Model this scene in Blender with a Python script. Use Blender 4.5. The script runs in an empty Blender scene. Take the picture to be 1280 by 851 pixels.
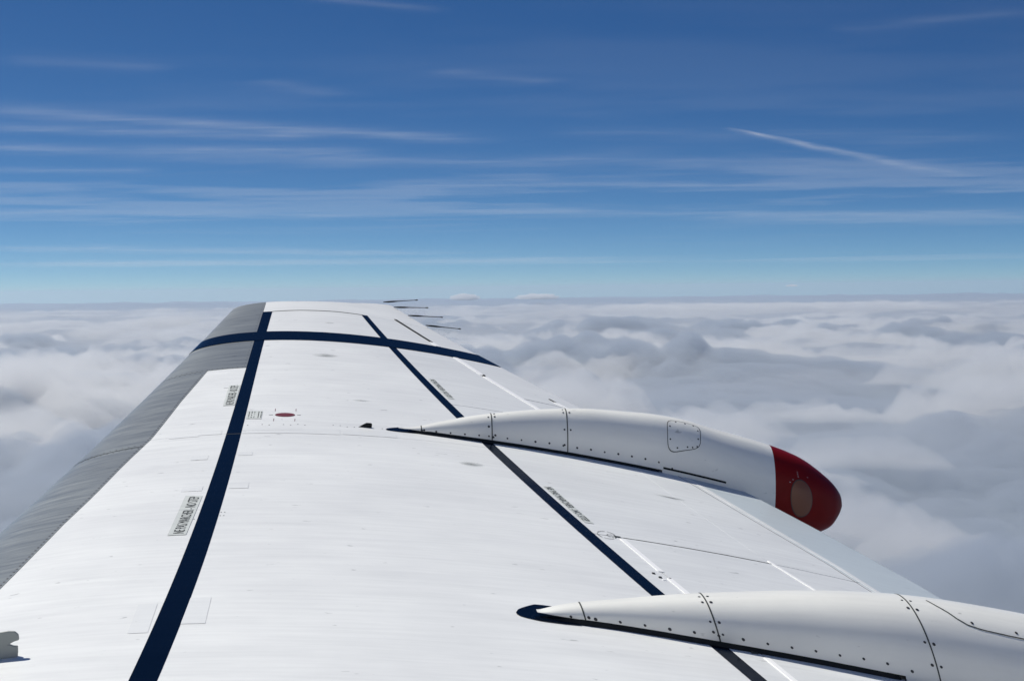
import bpy, bmesh, math, random
import numpy as np
from mathutils import Vector, Matrix
random.seed(7)
sc = bpy.context.scene
COL = sc.collection
R = math.radians

# ------------------------------------------------------------------ camera
CAM = Vector((0, 0, 2300))
cam_d = bpy.data.cameras.new('camera')
cam = bpy.data.objects.new('camera', cam_d)
COL.objects.link(cam)
cam_d.sensor_width = 36
cam_d.lens = 36 * 1924.4 / 1280
cam_d.clip_start = .05
cam_d.clip_end = 1.5e6
PITCH, ROLL = R(-1.93), R(-.63)
Fw = Vector((0, math.cos(PITCH), math.sin(PITCH)))
rt = Vector((1, 0, 0))
up = rt.cross(Fw)
Rw = rt * math.cos(ROLL) + up * math.sin(ROLL)
Uw = -rt * math.sin(ROLL) + up * math.cos(ROLL)
cm = Matrix((Rw, Uw, -Fw)).transposed().to_4x4()
cm.translation = CAM
cam.matrix_world = cm
sc.camera = cam

# ------------------------------------------------------------------ sky and sun
SUN = Vector((-.50, .28, .82)).normalized()      # towards the sun
world = bpy.data.worlds.new('World')
sc.world = world
world.use_nodes = True
wn, wl = world.node_tree.nodes, world.node_tree.links
wn.clear()
w_out = wn.new('ShaderNodeOutputWorld')
w_bg = wn.new('ShaderNodeBackground')
w_bg.inputs['Strength'].default_value = .1
sky = wn.new('ShaderNodeTexSky')
sky.sky_type = 'NISHITA'
sky.sun_disc = False
sky.sun_elevation = math.asin(SUN.z)
sky.sun_rotation = math.atan2(SUN.x, SUN.y)
sky.altitude = 2500
sky.air_density = 1.0
sky.dust_density = .25
sky.ozone_density = 2.2
# the clear air aloft: the sky deepens quickly above the horizon
tc = wn.new('ShaderNodeTexCoord')
sep = wn.new('ShaderNodeSeparateXYZ')
mx = wn.new('ShaderNodeMath'); mx.operation = 'MAXIMUM'; mx.inputs[1].default_value = .0
ml = wn.new('ShaderNodeMath'); ml.operation = 'MULTIPLY_ADD'; ml.inputs[1].default_value = 2.6; ml.inputs[2].default_value = .045
cb = wn.new('ShaderNodeCombineXYZ')
wl.new(tc.outputs['Generated'], sep.inputs[0])
wl.new(sep.outputs['Z'], mx.inputs[0]); wl.new(mx.outputs[0], ml.inputs[0])
wl.new(sep.outputs['X'], cb.inputs['X']); wl.new(sep.outputs['Y'], cb.inputs['Y']); wl.new(ml.outputs[0], cb.inputs['Z'])
wl.new(cb.outputs[0], sky.inputs['Vector'])
# deep polarised blue: each channel graded as a power of the physical sky
sx = wn.new('ShaderNodeSeparateColor'); sy = wn.new('ShaderNodeCombineColor')
wl.new(sky.outputs[0], sx.inputs[0])
for i_, (g_, k_) in enumerate([(1.56, 1.0), (1.25, .865), (1.0, .81)]):
    m1 = wn.new('ShaderNodeMath'); m1.operation = 'MULTIPLY'; m1.inputs[1].default_value = .1
    m2 = wn.new('ShaderNodeMath'); m2.operation = 'POWER'; m2.inputs[1].default_value = g_
    m3 = wn.new('ShaderNodeMath'); m3.operation = 'MULTIPLY'; m3.inputs[1].default_value = k_ * 9.9
    wl.new(sx.outputs[i_], m1.inputs[0]); wl.new(m1.outputs[0], m2.inputs[0]); wl.new(m2.outputs[0], m3.inputs[0]); wl.new(m3.outputs[0], sy.inputs[i_])
wl.new(sy.outputs[0], w_bg.inputs['Color'])
wl.new(w_bg.outputs[0], w_out.inputs['Surface'])

sun_d = bpy.data.lights.new('sun', 'SUN')
sun_d.energy = 4.4
sun_d.angle = R(.53)
sun_d.color = (1, .965, .875)
sun = bpy.data.objects.new('sun', sun_d)
COL.objects.link(sun)
sun.rotation_euler = SUN.to_track_quat('Z', 'Y').to_euler()
sun.location = (0, 0, 2400)

vs = sc.view_settings
vs.view_transform = 'Standard'; vs.look = 'None'; vs.exposure = .03; vs.gamma = 1
cy = sc.cycles
cy.use_denoising = True
cy.max_bounces = 8
cy.diffuse_bounces = 4
cy.transparent_max_bounces = 12
cy.volume_bounces = 4

# ------------------------------------------------------------------ materials
def mat(name, base, rough=.5, metal=0., coat=0., spec=.5):
    m = bpy.data.materials.new(name); m.use_nodes = True
    b = m.node_tree.nodes['Principled BSDF']
    b.inputs['Base Color'].default_value = (*base, 1)
    b.inputs['Roughness'].default_value = rough
    b.inputs['Metallic'].default_value = metal
    b.inputs['Coat Weight'].default_value = coat
    b.inputs['Coat Roughness'].default_value = .08
    b.inputs['Specular IOR Level'].default_value = spec
    return m

def noise(m, scale, sx=1, sy=1, sz=1, detail=4, rough=.55):
    n, l = m.node_tree.nodes, m.node_tree.links
    t = n.new('ShaderNodeTexCoord'); mp = n.new('ShaderNodeMapping'); mp.inputs['Scale'].default_value = (sx, sy, sz)
    nz = n.new('ShaderNodeTexNoise'); nz.inputs['Scale'].default_value = scale
    nz.inputs['Detail'].default_value = detail; nz.inputs['Roughness'].default_value = rough
    l.new(t.outputs['Object'], mp.inputs[0]); l.new(mp.outputs[0], nz.inputs['Vector'])
    return nz

def ramp(m, src, stops):
    n, l = m.node_tree.nodes, m.node_tree.links
    r = n.new('ShaderNodeValToRGB')
    while len(r.color_ramp.elements) < len(stops): r.color_ramp.elements.new(.5)
    for e, (p, c) in zip(r.color_ramp.elements, stops):
        e.position = p; e.color = (*c, 1) if len(c) == 3 else c
    l.new(src, r.inputs[0])
    return r

def mixc(m, a, b, mode='MULTIPLY', fac=1.):
    n, l = m.node_tree.nodes, m.node_tree.links
    x = n.new('ShaderNodeMix'); x.data_type = 'RGBA'; x.blend_type = mode
    x.inputs[0].default_value = fac
    l.new(a, x.inputs[6]); l.new(b, x.inputs[7])
    return x

def weathered(name, base, rough, streak, blot, coat=0., metal=0., bump=.02, fine=1.):
    """paint with fine airflow streaks (along x), faint blotches and specks"""
    m = mat(name, base, rough, metal, coat)
    n, l = m.node_tree.nodes, m.node_tree.links
    b = n['Principled BSDF']
    s = noise(m, 3.0, .9, 16, 4, 6, .62)
    r1 = ramp(m, s.outputs['Fac'], [(.28, (1 - streak,) * 3), (.62, (1, 1, 1))])
    q = noise(m, 1.7, 1, 1.6, 1, 5, .6)
    r2 = ramp(m, q.outputs['Fac'], [(.3, (1 - blot, 1 - blot, 1 - blot * .9)), (.65, (1, 1, 1))])
    k = noise(m, 38, .45, 1, 1, 2, .5)
    r3 = ramp(m, k.outputs['Fac'], [(.22, (1 - .35 * fine,) * 3), (.29, (1, 1, 1))])
    x = mixc(m, r1.outputs[0], r2.outputs[0]); x = mixc(m, x.outputs[2], r3.outputs[0])
    c = n.new('ShaderNodeRGB'); c.outputs[0].default_value = (*base, 1)
    x = mixc(m, x.outputs[2], c.outputs[0])
    l.new(x.outputs[2], b.inputs['Base Color'])
    rr = n.new('ShaderNodeMapRange'); rr.inputs[3].default_value = rough - .1; rr.inputs[4].default_value = rough + .12
    l.new(s.outputs['Fac'], rr.inputs[0]); l.new(rr.outputs[0], b.inputs['Roughness'])
    w = noise(m, 2.2, 1, 1, 1, 2)
    bp = n.new('ShaderNodeBump'); bp.inputs['Strength'].default_value = bump; bp.inputs['Distance'].default_value = .05
    l.new(w.outputs['Fac'], bp.inputs['Height']); l.new(bp.outputs[0], b.inputs['Normal'])
    return m

M = {}
M['white'] = weathered('white_wing_paint', (.82, .83, .82), .42, .08, .10, coat=.15)
M['white2'] = weathered('pale_grey_wing_paint', (.76, .775, .775), .45, .09, .08, coat=.1)
M['flap'] = weathered('flap_blue_grey_paint', (.55, .61, .64), .42, .08, .06, coat=.1)
M['grey'] = weathered('bare_grey_leading_edge', (.34, .36, .35), .32, .22, .14, metal=.5, bump=.03)
M['fair'] = weathered('fairing_white_paint', (.87, .865, .81), .38, .06, .09, coat=.25, bump=.015)
M['navy'] = weathered('navy_stripe_paint', (.0012, .0042, .013), .18, .2, .1, coat=.0, fine=.0)
M['navy'].node_tree.nodes['Principled BSDF'].inputs['Specular IOR Level'].default_value = .12
M['navy'].node_tree.nodes['Principled BSDF'].inputs['IOR'].default_value = 1.36
M['red'] = weathered('dark_red_paint', (.19, .0025, .0015), .4, .12, .1, coat=.0, fine=.5)
M['red'].node_tree.nodes['Principled BSDF'].inputs['Specular IOR Level'].default_value = .2
M['body'] = mat('seam_primer', (.5, .51, .51), .7)
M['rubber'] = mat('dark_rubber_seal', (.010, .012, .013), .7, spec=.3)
M['seam'] = mat('dark_seam_sealant', (.05, .055, .05), .6)
M['rivet'] = mat('dark_rivet_metal', (.05, .05, .055), .45, .6)
M['strip'] = mat('bright_white_seal', (.9, .9, .9), .4)
M['decal'] = weathered('faded_placard_film', (.60, .63, .61), .5, .1, .1)
M['ink'] = mat('black_print', (.03, .035, .035), .6)
M['patch'] = weathered('faded_repair_paint', (.72, .735, .74), .5, .06, .08)
M['maroon'] = mat('maroon_warning_paint', (.13, .012, .022), .5)
M['finm'] = weathered('grey_fin_paint', (.33, .35, .33), .5, .1, .15)
M['wick'] = mat('black_wick', (.008, .010, .008), .8)
M['lens'] = mat('brown_lens', (.21, .075, .035), .42, coat=.1)

def smudge_mat(name, colour, dens):
    m = mat(name, colour, .6)
    n, l = m.node_tree.nodes, m.node_tree.links
    b = n['Principled BSDF']
    uv = n.new('ShaderNodeTexCoord')
    g = n.new('ShaderNodeTexGradient'); g.gradient_type = 'SPHERICAL'
    mp = n.new('ShaderNodeMapping'); mp.inputs['Location'].default_value = (-1, -1, 0); mp.inputs['Scale'].default_value = (2, 2, 0)
    l.new(uv.outputs['UV'], mp.inputs[0]); l.new(mp.outputs[0], g.inputs[0])
    nz = noise(m, 9, 1.2, 9, 1, 5, .7)
    r = ramp(m, nz.outputs['Fac'], [(.35, (0, 0, 0)), (.7, (1, 1, 1))])
    a = n.new('ShaderNodeMath'); a.operation = 'MULTIPLY'
    l.new(g.outputs[1], a.inputs[0]); l.new(r.outputs[0], a.inputs[1])
    a2 = n.new('ShaderNodeMath'); a2.operation = 'MULTIPLY'; a2.inputs[1].default_value = dens; a2.use_clamp = True
    l.new(a.outputs[0], a2.inputs[0]); l.new(a2.outputs[0], b.inputs['Alpha'])
    return m
M['smudge'] = smudge_mat('soot_smudge', (.22, .24, .23), 1.3)

# ------------------------------------------------------------------ helpers
def link(name, mesh, m, parent=None, smooth=True, label=None, kind=None):
    if not mesh.materials: mesh.materials.append(m)
    if smooth:
        for p in mesh.polygons: p.use_smooth = True
    o = bpy.data.objects.new(name, mesh); COL.objects.link(o)
    if parent is not None: o.parent = parent
    if label: o['label'] = label
    if kind: o['kind'] = kind
    return o

def mesh_from(name, v, f):
    me = bpy.data.meshes.new(name); me.from_pydata([tuple(map(float, a)) for a in v], [], f); me.update()
    return me

def curve(pts):
    """x as a function of y from (x, y) points, straight beyond the ends"""
    a = sorted((q[1], q[0]) for q in pts)
    ys = np.array([q[0] for q in a]); xs = np.array([q[1] for q in a])
    def f(y):
        if y < ys[0]: return xs[0] + (y - ys[0]) * (xs[1] - xs[0]) / (ys[1] - ys[0])
        if y > ys[-1]: return xs[-1] + (y - ys[-1]) * (xs[-1] - xs[-2]) / (ys[-1] - ys[-2])
        return float(np.interp(y, ys, xs))
    return f

def smooth_curve(pts, deg=3):
    y = np.array([q[1] for q in pts]); x = np.array([q[0] for q in pts])
    c = np.polyfit(y, x, deg); lo, hi = y.min(), y.max()
    d = np.polyder(c)
    def f(t):
        if t < lo: return float(np.polyval(c, lo) + (t - lo) * np.polyval(d, lo))
        if t > hi: return float(np.polyval(c, hi) + (t - hi) * np.polyval(d, hi))
        return float(np.polyval(c, t))
    return f

# ------------------------------------------------------------------ the wing: x aft, y outboard, z up (metres)
W = dict(h=1.8, yaw=7.568281, pitch=-5.731763, roll=7.149009, xle0=-1.979125, swp=0.170047, c0=7.392865, tap=0.698606, A=0.750716, A2=-0.108061, m=0.024488,
         tw=-5.330325, q=0.011503, lk=0.060500, ck=-0.308278, l3=-0.043448, c3=0.159730, l4=0.060836, c4=-0.088972)
a_, b_, c_ = R(W['yaw']), R(W['pitch']), R(W['roll'])
lf = Vector((math.sin(a_) * math.cos(b_), math.cos(a_) * math.cos(b_), math.sin(b_)))
lr = Vector((math.cos(a_), -math.sin(a_), 0)); lu = lr.cross(lf)
lr2 = lr * math.cos(c_) + lu * math.sin(c_); lu2 = -lr * math.sin(c_) + lu * math.cos(c_)
cabin = Matrix((lr2, lu2, lf))                     # wing axes seen from the window seat
att = Matrix((Rw, Uw, Fw)).transposed() @ cabin    # attitude of the aircraft in the world
wing = bpy.data.objects.new('airliner', None)
COL.objects.link(wing)
wm = att.to_4x4(); wm.translation = CAM - att @ Vector((0, 0, W['h']))
wing.matrix_world = wm
wing['label'] = 'white airliner wing with navy stripes and grey leading edge above the clouds'
wing['category'] = 'airliner'

def planform(y):
    if y < 3.2:
        d = (planform(3.2)[0] - planform(3.4)[0]) / -.2, (planform(3.2)[1] - planform(3.4)[1]) / -.2
        return planform(3.2)[0] + (y - 3.2) * d[0], planform(3.2)[1] + (y - 3.2) * d[1]
    e = (y - 6.5) / 4
    c = W['c0'] - W['tap'] * y + W['ck'] * e**2 + W['c3'] * e**3 + W['c4'] * e**4
    x = W['xle0'] + W['swp'] * y + W['lk'] * e**2 + W['l3'] * e**3 + W['l4'] * e**4
    return c, x

def section(s, y):
    """s > 0 upper skin, s < 0 lower skin, chord fraction = s*s"""
    c, xl = planform(y); xi = s * s
    yt = .6 * (.2969 * abs(s) - .126 * xi - .3516 * xi**2 + .2843 * xi**3 - .1036 * xi**4)
    e = max((y - 6.5) / 4, -1.2)
    cam_ = -(xi - .35) * c * math.tan(R(W['tw']) * y / 12) + W['q'] * y * y
    zu = c * ((W['A'] + W['A2'] * e) * yt + 4 * W['m'] * xi * (1 - xi)) + cam_
    if s >= 0: z = zu
    else:
        z = -c * .62 * yt + cam_ + c * 4 * W['m'] * xi * (1 - xi) * .6
        z = min(z, zu - .006 * min(1, xi * 20))
    return Vector((xl + xi * c, y, z))

def skin(s, y, off=0.):
    p = section(s, y)
    if off:
        a = section(s + .004, y) - section(s - .004, y); b = section(s, y + .02) - section(s, y - .02)
        p = p + a.cross(b).normalized() * off
    return p

def s_of(x, y):
    c, xl = planform(y)
    return math.sqrt(max((x - xl) / c, 0))

def on(x, y, off=0.): return skin(s_of(x, y), y, off)
def zsurf(x, y): return section(s_of(x, y), y).z

def grid_mesh(name, fn, nu, nv, skirt=None):
    """fn(u, v, depth) -> point; skirt = depth of the folded edge"""
    v = []; f = []
    for j in range(nv + 1):
        for i in range(nu + 1): v.append(fn(i / nu, j / nv, 0))
    for j in range(nv):
        for i in range(nu):
            a = j * (nu + 1) + i; f.append((a, a + 1, a + nu + 2, a + nu + 1))
    if skirt:
        loop = [(i, 0) for i in range(nu)] + [(nu, j) for j in range(nv)] + [(i, nv) for i in range(nu, 0, -1)] + [(0, j) for j in range(nv, 0, -1)]
        n0 = len(v)
        for i, j in loop: v.append(v[j * (nu + 1) + i])
        n1 = len(v)
        for i, j in loop: v.append(fn(i / nu, j / nv, skirt))
        L = len(loop)
        for k in range(L):
            k2 = (k + 1) % L
            f.append((n0 + k2, n0 + k, n1 + k, n1 + k2))
    return mesh_from(name, v, f)

def region(xa, xb, ya, yb, u, v):
    """point of the patch between curves x=xa(y), x=xb(y), y=ya(x), y=yb(x)"""
    x = (xa(5) + xb(5)) / 2; y = 5
    for _ in range(6):
        y = ya(x) + (yb(x) - ya(x)) * v
        x = xa(y) + (xb(y) - xa(y)) * u
    return x, y

def const(k): return lambda t: k

def panel(name, xa, xb, ya, yb, m, nu=24, nv=40, off=0., thick=.004, inset=.0, parent=wing, label=None, from_le=False):
    xa2 = xa if from_le else (lambda y: xa(y) + inset); xb2 = lambda y: xb(y) - inset
    ya2 = lambda x: ya(x) + inset; yb2 = lambda x: yb(x) - inset
    def fn(u, v, d):
        if from_le:                                   # wraps round the nose to the lower skin
            x, y = region(xa2, xb2, ya2, yb2, 1, v)
            x0, y0 = region(xa2, xb2, ya2, yb2, 0, v)
            yy = y0 + (y - y0) * u
            sb = s_of(x, y); s = -.16 + (sb + .16) * u
            return skin(s, yy, off - d)
        x, y = region(xa2, xb2, ya2, yb2, u, v)
        return on(x, y, off - d)
    return link(name, grid_mesh(name, fn, nu, nv, thick), m, parent, label=label)

LE = lambda y: planform(y)[1]
TEc = smooth_curve([(.488, 9.063), (.568, 8.906), (.664, 8.727), (.897, 8.349), (1.056, 8.103), (1.164, 7.85), (1.272, 7.65), (1.988, 6.6), (2.087, 6.42),
             (2.218, 6.155), (2.261, 6.03), (2.337, 5.849), (2.434, 5.62), (2.52, 5.45)], 3)
G = curve([(-.843, 4.751), (-.763, 5.391), (-.712, 5.706), (-.655, 6.11), (-.592, 6.457), (-.532, 7.042), (-.462, 7.559)])
FL = smooth_curve([(-.351, 3.868), (-.316, 4.94), (-.298, 5.57), (-.290, 6.216), (-.281, 7.255), (-.274, 8.068), (-.268, 8.267), (-.261, 8.699)])
FR = smooth_curve([(-.281, 3.86), (-.241, 5.015), (-.232, 5.872), (-.230, 6.6), (-.226, 7.392), (-.220, 8.091), (-.217, 8.308), (-.212, 8.689)])
RL = smooth_curve([(.284, 8.726), (.384, 8.3), (.435, 8.08), (.696, 6.90), (.790, 6.479), (.883, 6.078), (1.000, 5.62), (1.125, 5.06), (1.207, 4.754), (1.295, 4.362), (1.345, 4.105)])
RR = smooth_curve([(.314, 8.754), (.419, 8.3), (.467, 8.10), (.742, 6.910), (.838, 6.503), (.935, 6.09), (1.050, 5.64), (1.185, 5.07), (1.252, 4.770), (1.345, 4.380), (1.400, 4.124)])
H1 = curve([(.33, 9.08), (.477, 8.756), (.677, 8.33), (.784, 8.085), (.909, 7.786), (1.131, 7.30), (1.22, 7.1)])
H2 = curve([(1.203, 5.402), (1.286, 5.047), (1.340, 4.816), (1.452, 4.341), (1.492, 4.163)])
L5 = curve([(1.237, 7.546), (1.306, 7.43), (1.774, 5.437), (1.890, 5.121), (2.27, 4.1)])
FE = curve([(1.42, 7.45), (1.615, 6.694), (1.673, 6.60), (1.781, 6.37), (1.876, 6.10), (1.964, 5.88), (2.060, 5.615), (2.163, 5.30), (2.52, 4.1)])
tipy_pts = [(-.60, 8.78), (-.50, 8.90), (-.464, 8.935), (-.386, 8.955), (-.259, 8.957), (-.089, 8.965), (.048, 8.985), (.233, 9.03), (.35, 9.10), (.43, 9.14), (.6, 9.22)]
tx = [q[0] for q in tipy_pts]; ty = [q[1] for q in tipy_pts]
TIP = lambda x: float(np.interp(x, tx, ty)) - .035
CAPY = lambda x: float(np.interp(x, [-.6, -.209, -.059, .143, .302, .45, .6], [8.69, 8.70, 8.725, 8.745, 8.737, 8.72, 8.69]))
ST = lambda x: 8.262
SB = lambda x: 8.085
ROOT = const(-.05)
JY = const(6.432)

# hull: everything below the skin panels, closed by the lower skin and the rounded tip
def hull_fn(u, v, d):
    s = -1 + 2 * u
    te = lambda y: TEc(y)
    x = 0
    y = 5
    for _ in range(5):
        y = -.05 + (TIP(x) - .012 + .05) * v
        c, xl = planform(y); smax = math.sqrt(max((te(y) - .012 - xl) / c, .01)); x = xl + (s * smax)**2 * c
    return skin(s * smax, y, -.006)
hv = []; hf = []
NU, NV = 120, 150
me = grid_mesh('wing_hull', hull_fn, NU, NV)
# close tip and trailing edge
bm = bmesh.new(); bm.from_mesh(me); bm.verts.ensure_lookup_table()
for k in range(NU // 2):
    a = NV * (NU + 1) + k; b = NV * (NU + 1) + NU - k
    q = [bm.verts[a], bm.verts[b], bm.verts[b - 1], bm.verts[a + 1]]
    if len(set(q)) == 4: bm.faces.new(q)
    elif len(set(q)) == 3: bm.faces.new([q[0], q[1], q[2]])
for j in range(NV):
    a = j * (NU + 1); b = a + NU
    bm.faces.new([bm.verts[a], bm.verts[a + NU + 1], bm.verts[b + NU + 1], bm.verts[b]])
bm.to_mesh(me); bm.free()
link('wing_hull', me, M['body'], wing, label='grey primed wing structure showing in the seams')

I = .0012
# leading edge, grey, in four lengths
segs = [(-.05, 6.345), (6.355, 7.56)]
for a, b in segs:
    panel('leading_edge', LE, G, const(a), const(b), M['grey'], 44, 60, inset=I, from_le=True)
panel('leading_edge', LE, FL, const(7.562), const(8.174), M['grey'], 44, 14, inset=I, from_le=True)
panel('leading_edge', LE, FL, const(8.176), TIP, M['grey'], 44, 16, inset=I, from_le=True)
# white panels behind it, in front of the front spar stripe
panel('leading_edge_panel', G, FL, ROOT, JY, M['white'], 12, 50, inset=I)
panel('leading_edge_panel', G, FL, JY, const(7.556), M['white'], 12, 20, inset=I)
# main box
panel('skin_panel', FL, RL, ROOT, JY, M['white'], 40, 60, inset=I)
panel('skin_panel', FL, RL, JY, SB, M['white'], 40, 30, inset=I)
panel('skin_panel', FL, RL, SB, CAPY, M['white'], 40, 12, inset=I)
# aft of the rear spar
panel('shroud_panel', RL, H2, ROOT, const(5.404), M['white2'], 10, 40, inset=I)
panel('shroud_panel', RL, FE, const(5.408), const(7.098), M['white2'], 20, 30, inset=I)
panel('spoiler', H2, L5, ROOT, const(5.404), M['white2'], 14, 40, inset=.003)
panel('shroud_panel', L5, FE, ROOT, const(5.404), M['white2'], 8, 40, inset=I)
panel('shroud_panel', RL, H1, const(7.102), CAPY, M['white2'], 14, 30, inset=I)
panel('shroud_panel', H1, FE, const(7.102), const(7.44), M['white2'], 8, 8, inset=I)
panel('flap', FE, TEc, ROOT, const(7.44), M['flap'], 12, 60, inset=.0008)
panel('aileron', H1, TEc, const(7.446), CAPY, M['white2'], 14, 30, inset=.003)
panel('wing_tip_cap', FL, TEc, CAPY, TIP, M['white'], 44, 10, inset=I)

# navy painted stripes, laid on the skin
def sheet(name, xa, xb, ya, yb, m, nu, nv, off=.0012, thick=.0008, label=None, parent=wing):
    return panel(name, xa, xb, ya, yb, m, nu, nv, off, thick, 0, parent, label)
sheet('spar_stripe', FL, FR, ROOT, const(6.418), M['navy'], 4, 70, label='front navy stripe, inboard length')
sheet('spar_stripe', FL, FR, const(6.427), CAPY, M['navy'], 4, 40, label='front navy stripe, outboard length')
sheet('spar_stripe', RL, RR, ROOT, CAPY, M['navy'], 4, 90, label='rear navy stripe')
def stripe_fn(u, v, d):
    y = 8.085 + (8.262 - 8.085) * v
    c, xl = planform(y)
    smax = math.sqrt((TEc(y) - .004 - xl) / c)
    s = -.15 + (smax + .15) * u
    return skin(s, y, .0026 - d)
link('chordwise_stripe', grid_mesh('chordwise_stripe', stripe_fn, 90, 6, .0008), M['navy'], wing, label='navy stripe running across the wing near the tip')
sheet('joint_line', FL, FR, const(6.4185), const(6.4265), M['rubber'], 4, 1, off=.0014)
# dark joint round the tip cap
sheet('joint_line', FR, RL, lambda x: CAPY(x) - .006, lambda x: CAPY(x) + .004, M['seam'], 40, 1, off=.001)

# dotted fastener rows on the leading edge
def dots(name, pts, r, m, off=.0008, seg=6, parent=wing, normal_from=None):
    v = []; f = []
    for (x, y) in pts:
        c = on(x, y, off); a = (on(x + .01, y, off) - c).normalized(); b = (on(x, y + .01, off) - c).normalized()
        k = len(v)
        v.append(c + (a.cross(b)).normalized() * .0006)
        for q in range(seg):
            t = 2 * math.pi * q / seg; v.append(c + a * math.cos(t) * r + b * math.sin(t) * r)
        for q in range(seg): f.append((k, k + 1 + q, k + 1 + (q + 1) % seg))
    return link(name, mesh_from(name, v, f), m, parent, False, kind='stuff')
pts = []
y = 3.8
while y < 7.5:
    pts.append((G(y) - .011, y)); y += .030
dots('fasteners', pts, .0042, M['rivet'])
pts = []
for yy in (6.33, 6.37, 7.545, 7.575):
    x = LE(yy) + .03
    while x < (G(yy) if yy < 7.56 else FL(yy)) - .01:
        pts.append((x, yy)); x += .024
dots('fasteners', pts, .0032, M['rivet'])
pts = []
y = 7.6
while y < 8.9:
    if not 8.05 < y < 8.29: pts.append((FL(y) - .012, y))
    y += .05
dots('fasteners', pts, .003, M['rivet'])
pts = []
for xx in np.arange(-.21, .60, .03):
    if random.random() < .5: pts.append((xx, 6.56 + random.uniform(-.01, .01)))
dots('fasteners', pts, .0032, M['seam'])
pts = [(FR(5.33 + .04 * k) + .012 * j + .006, 5.33 + .04 * k) for k in range(2) for j in (0, 1)] + [(FL(5.3) - .012, 5.3)]
dots('fasteners', pts, .003, M['seam'])

# bright seals in the hinge gaps and dark open gaps
def strip(name, c, half, y0, y1, m, off=.003, nv=20, label=None):
    return sheet(name, lambda y: c(y) - half, lambda y: c(y) + half, const(y0), const(y1), m, 2, nv, off, .003, label)
strip('hinge_seal', H1, .0125, 7.12, 7.765, M['strip'])
strip('hinge_seal', H1, .0125, 7.785, 8.08, M['strip'])
strip('hinge_seal', H1, .0125, 8.27, 8.34, M['strip'])
strip('hinge_gap', H1, .008, 8.345, 8.745, M['rubber'])
strip('hinge_seal', H2, .0095, 5.055, 5.385, M['strip'])
strip('hinge_seal', H2, .0095, 4.80, 4.99, M['strip'])
strip('hinge_seal', H2, .0095, 1.3, 4.33, M['strip'])
strip('hinge_seal', L5, .005, 5.02, 5.43, M['strip'])
strip('hinge_seal', L5, .013, 7.40, 7.51, M['strip'])
strip('hinge_gap', L5, .004, 7.51, 7.56, M['rubber'])
sheet('panel_gap', lambda y: 1.215, lambda y: 1.772, const(5.4035), const(5.4085), M['seam'], 20, 1, off=.0006)
strip('panel_gap', curve([(1.30, 7.44), (1.50, 6.4), (1.772, 5.43)]), .0012, 5.45, 7.3, M['patch'], off=.0006)
strip('panel_gap', curve([(1.38, 7.44), (1.60, 6.72), (2.05, 5.62), (2.5, 4.1)]), .0016, 3, 7.3, M['seam'], off=.0004)
strip('flap_edge_strip', curve([(1.40, 7.44), (1.645, 6.72), (2.085, 5.62), (2.545, 4.1)]), .012, 3, 7.3, M['white'], off=.0014)

# static wicks on the tip's trailing edge
for (x, y) in [(.44, 9.13), (.50, 9.04), (.58, 8.89), (.675, 8.715)]:
    z = zsurf(x, y)
    prof = [(-.02, .0035), (.01, .007), (.04, .007), (.07, .004), (.11, .0032), (.165, .0028), (.17, .0048), (.18, .0048), (.183, .001)]
    v = []; f = []
    tilt = {9.13: .18, 9.04: .10, 8.89: .06, 8.715: .01}[y]
    for (t, r) in prof:
        for k in range(8):
            g = 2 * math.pi * k / 8
            v.append((x + t, y + math.cos(g) * r * .7, z + .012 + tilt * t + math.sin(g) * r * .7))
    for j in range(len(prof) - 1):
        for k in range(8):
            f.append((j * 8 + k, j * 8 + (k + 1) % 8, (j + 1) * 8 + (k + 1) % 8, (j + 1) * 8 + k))
    link('static_wick', mesh_from('static_wick', v, f), M['wick'], wing)
# foot plate under each wick comes with it: small raised plates
# vortex fins
def fin(name, x0, x1, yc, h, m, prof, th, label=None):
    v = []; f = []
    n = len(prof)
    for sgn in (-1, 1):
        for (a, b) in prof:
            x = x0 + (x1 - x0) * a; v.append(Vector((x, yc + sgn * th * (1 - .4 * b), zsurf(x, yc) - .004 + h * b)))
    f.append(tuple(range(n - 1, -1, -1))); f.append(tuple(range(n, 2 * n)))
    for k in range(n): f.append((k, (k + 1) % n, n + (k + 1) % n, n + k))
    me = mesh_from(name, v, f)
    o = link(name, me, m, wing, False, label=label)
    bv = o.modifiers.new('bevel', 'BEVEL'); bv.width = th * .5; bv.segments = 2
    return o
fin('vortex_fin', .250, .315, 6.565, .024, M['rubber'], [(0, 0), (.2, .28), (.45, .75), (.62, 1), (.93, 1), (1, .85), (1, 0)], .004, 'small dark fin ahead of the outer fairing')
fin('vortex_fin', -.86, -.668, 4.11, .078, M['finm'], [(0, 0), (0, .75), (.1, .92), (.5, .97), (.84, 1), (.93, .97), (.985, .84), (1, .64), (.93, .60), (.87, .53), (.93, .46), (.99, .44), (1, .2), (1, 0)], .006, 'grey rounded fin near the leading edge with a notch')

# the cabin wall the window looks out of
v = []; f = []
FX = np.linspace(-13, 15, 15); FN = 72
for x in FX:
    for k in range(FN):
        t = 2 * math.pi * k / FN; v.append((x, -1.80 + 1.65 * math.cos(t), W['h'] - .35 + 1.65 * math.sin(t)))
for i in range(14):
    for k in range(FN):
        f.append((i * FN + k, i * FN + (k + 1) % FN, (i + 1) * FN + (k + 1) % FN, (i + 1) * FN + k))
f.append(tuple(range(FN))); f.append(tuple(14 * FN + k for k in reversed(range(FN))))
fus = link('fuselage', mesh_from('fuselage', v, f), M['white'], wing, label='white cabin wall behind the window')

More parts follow.
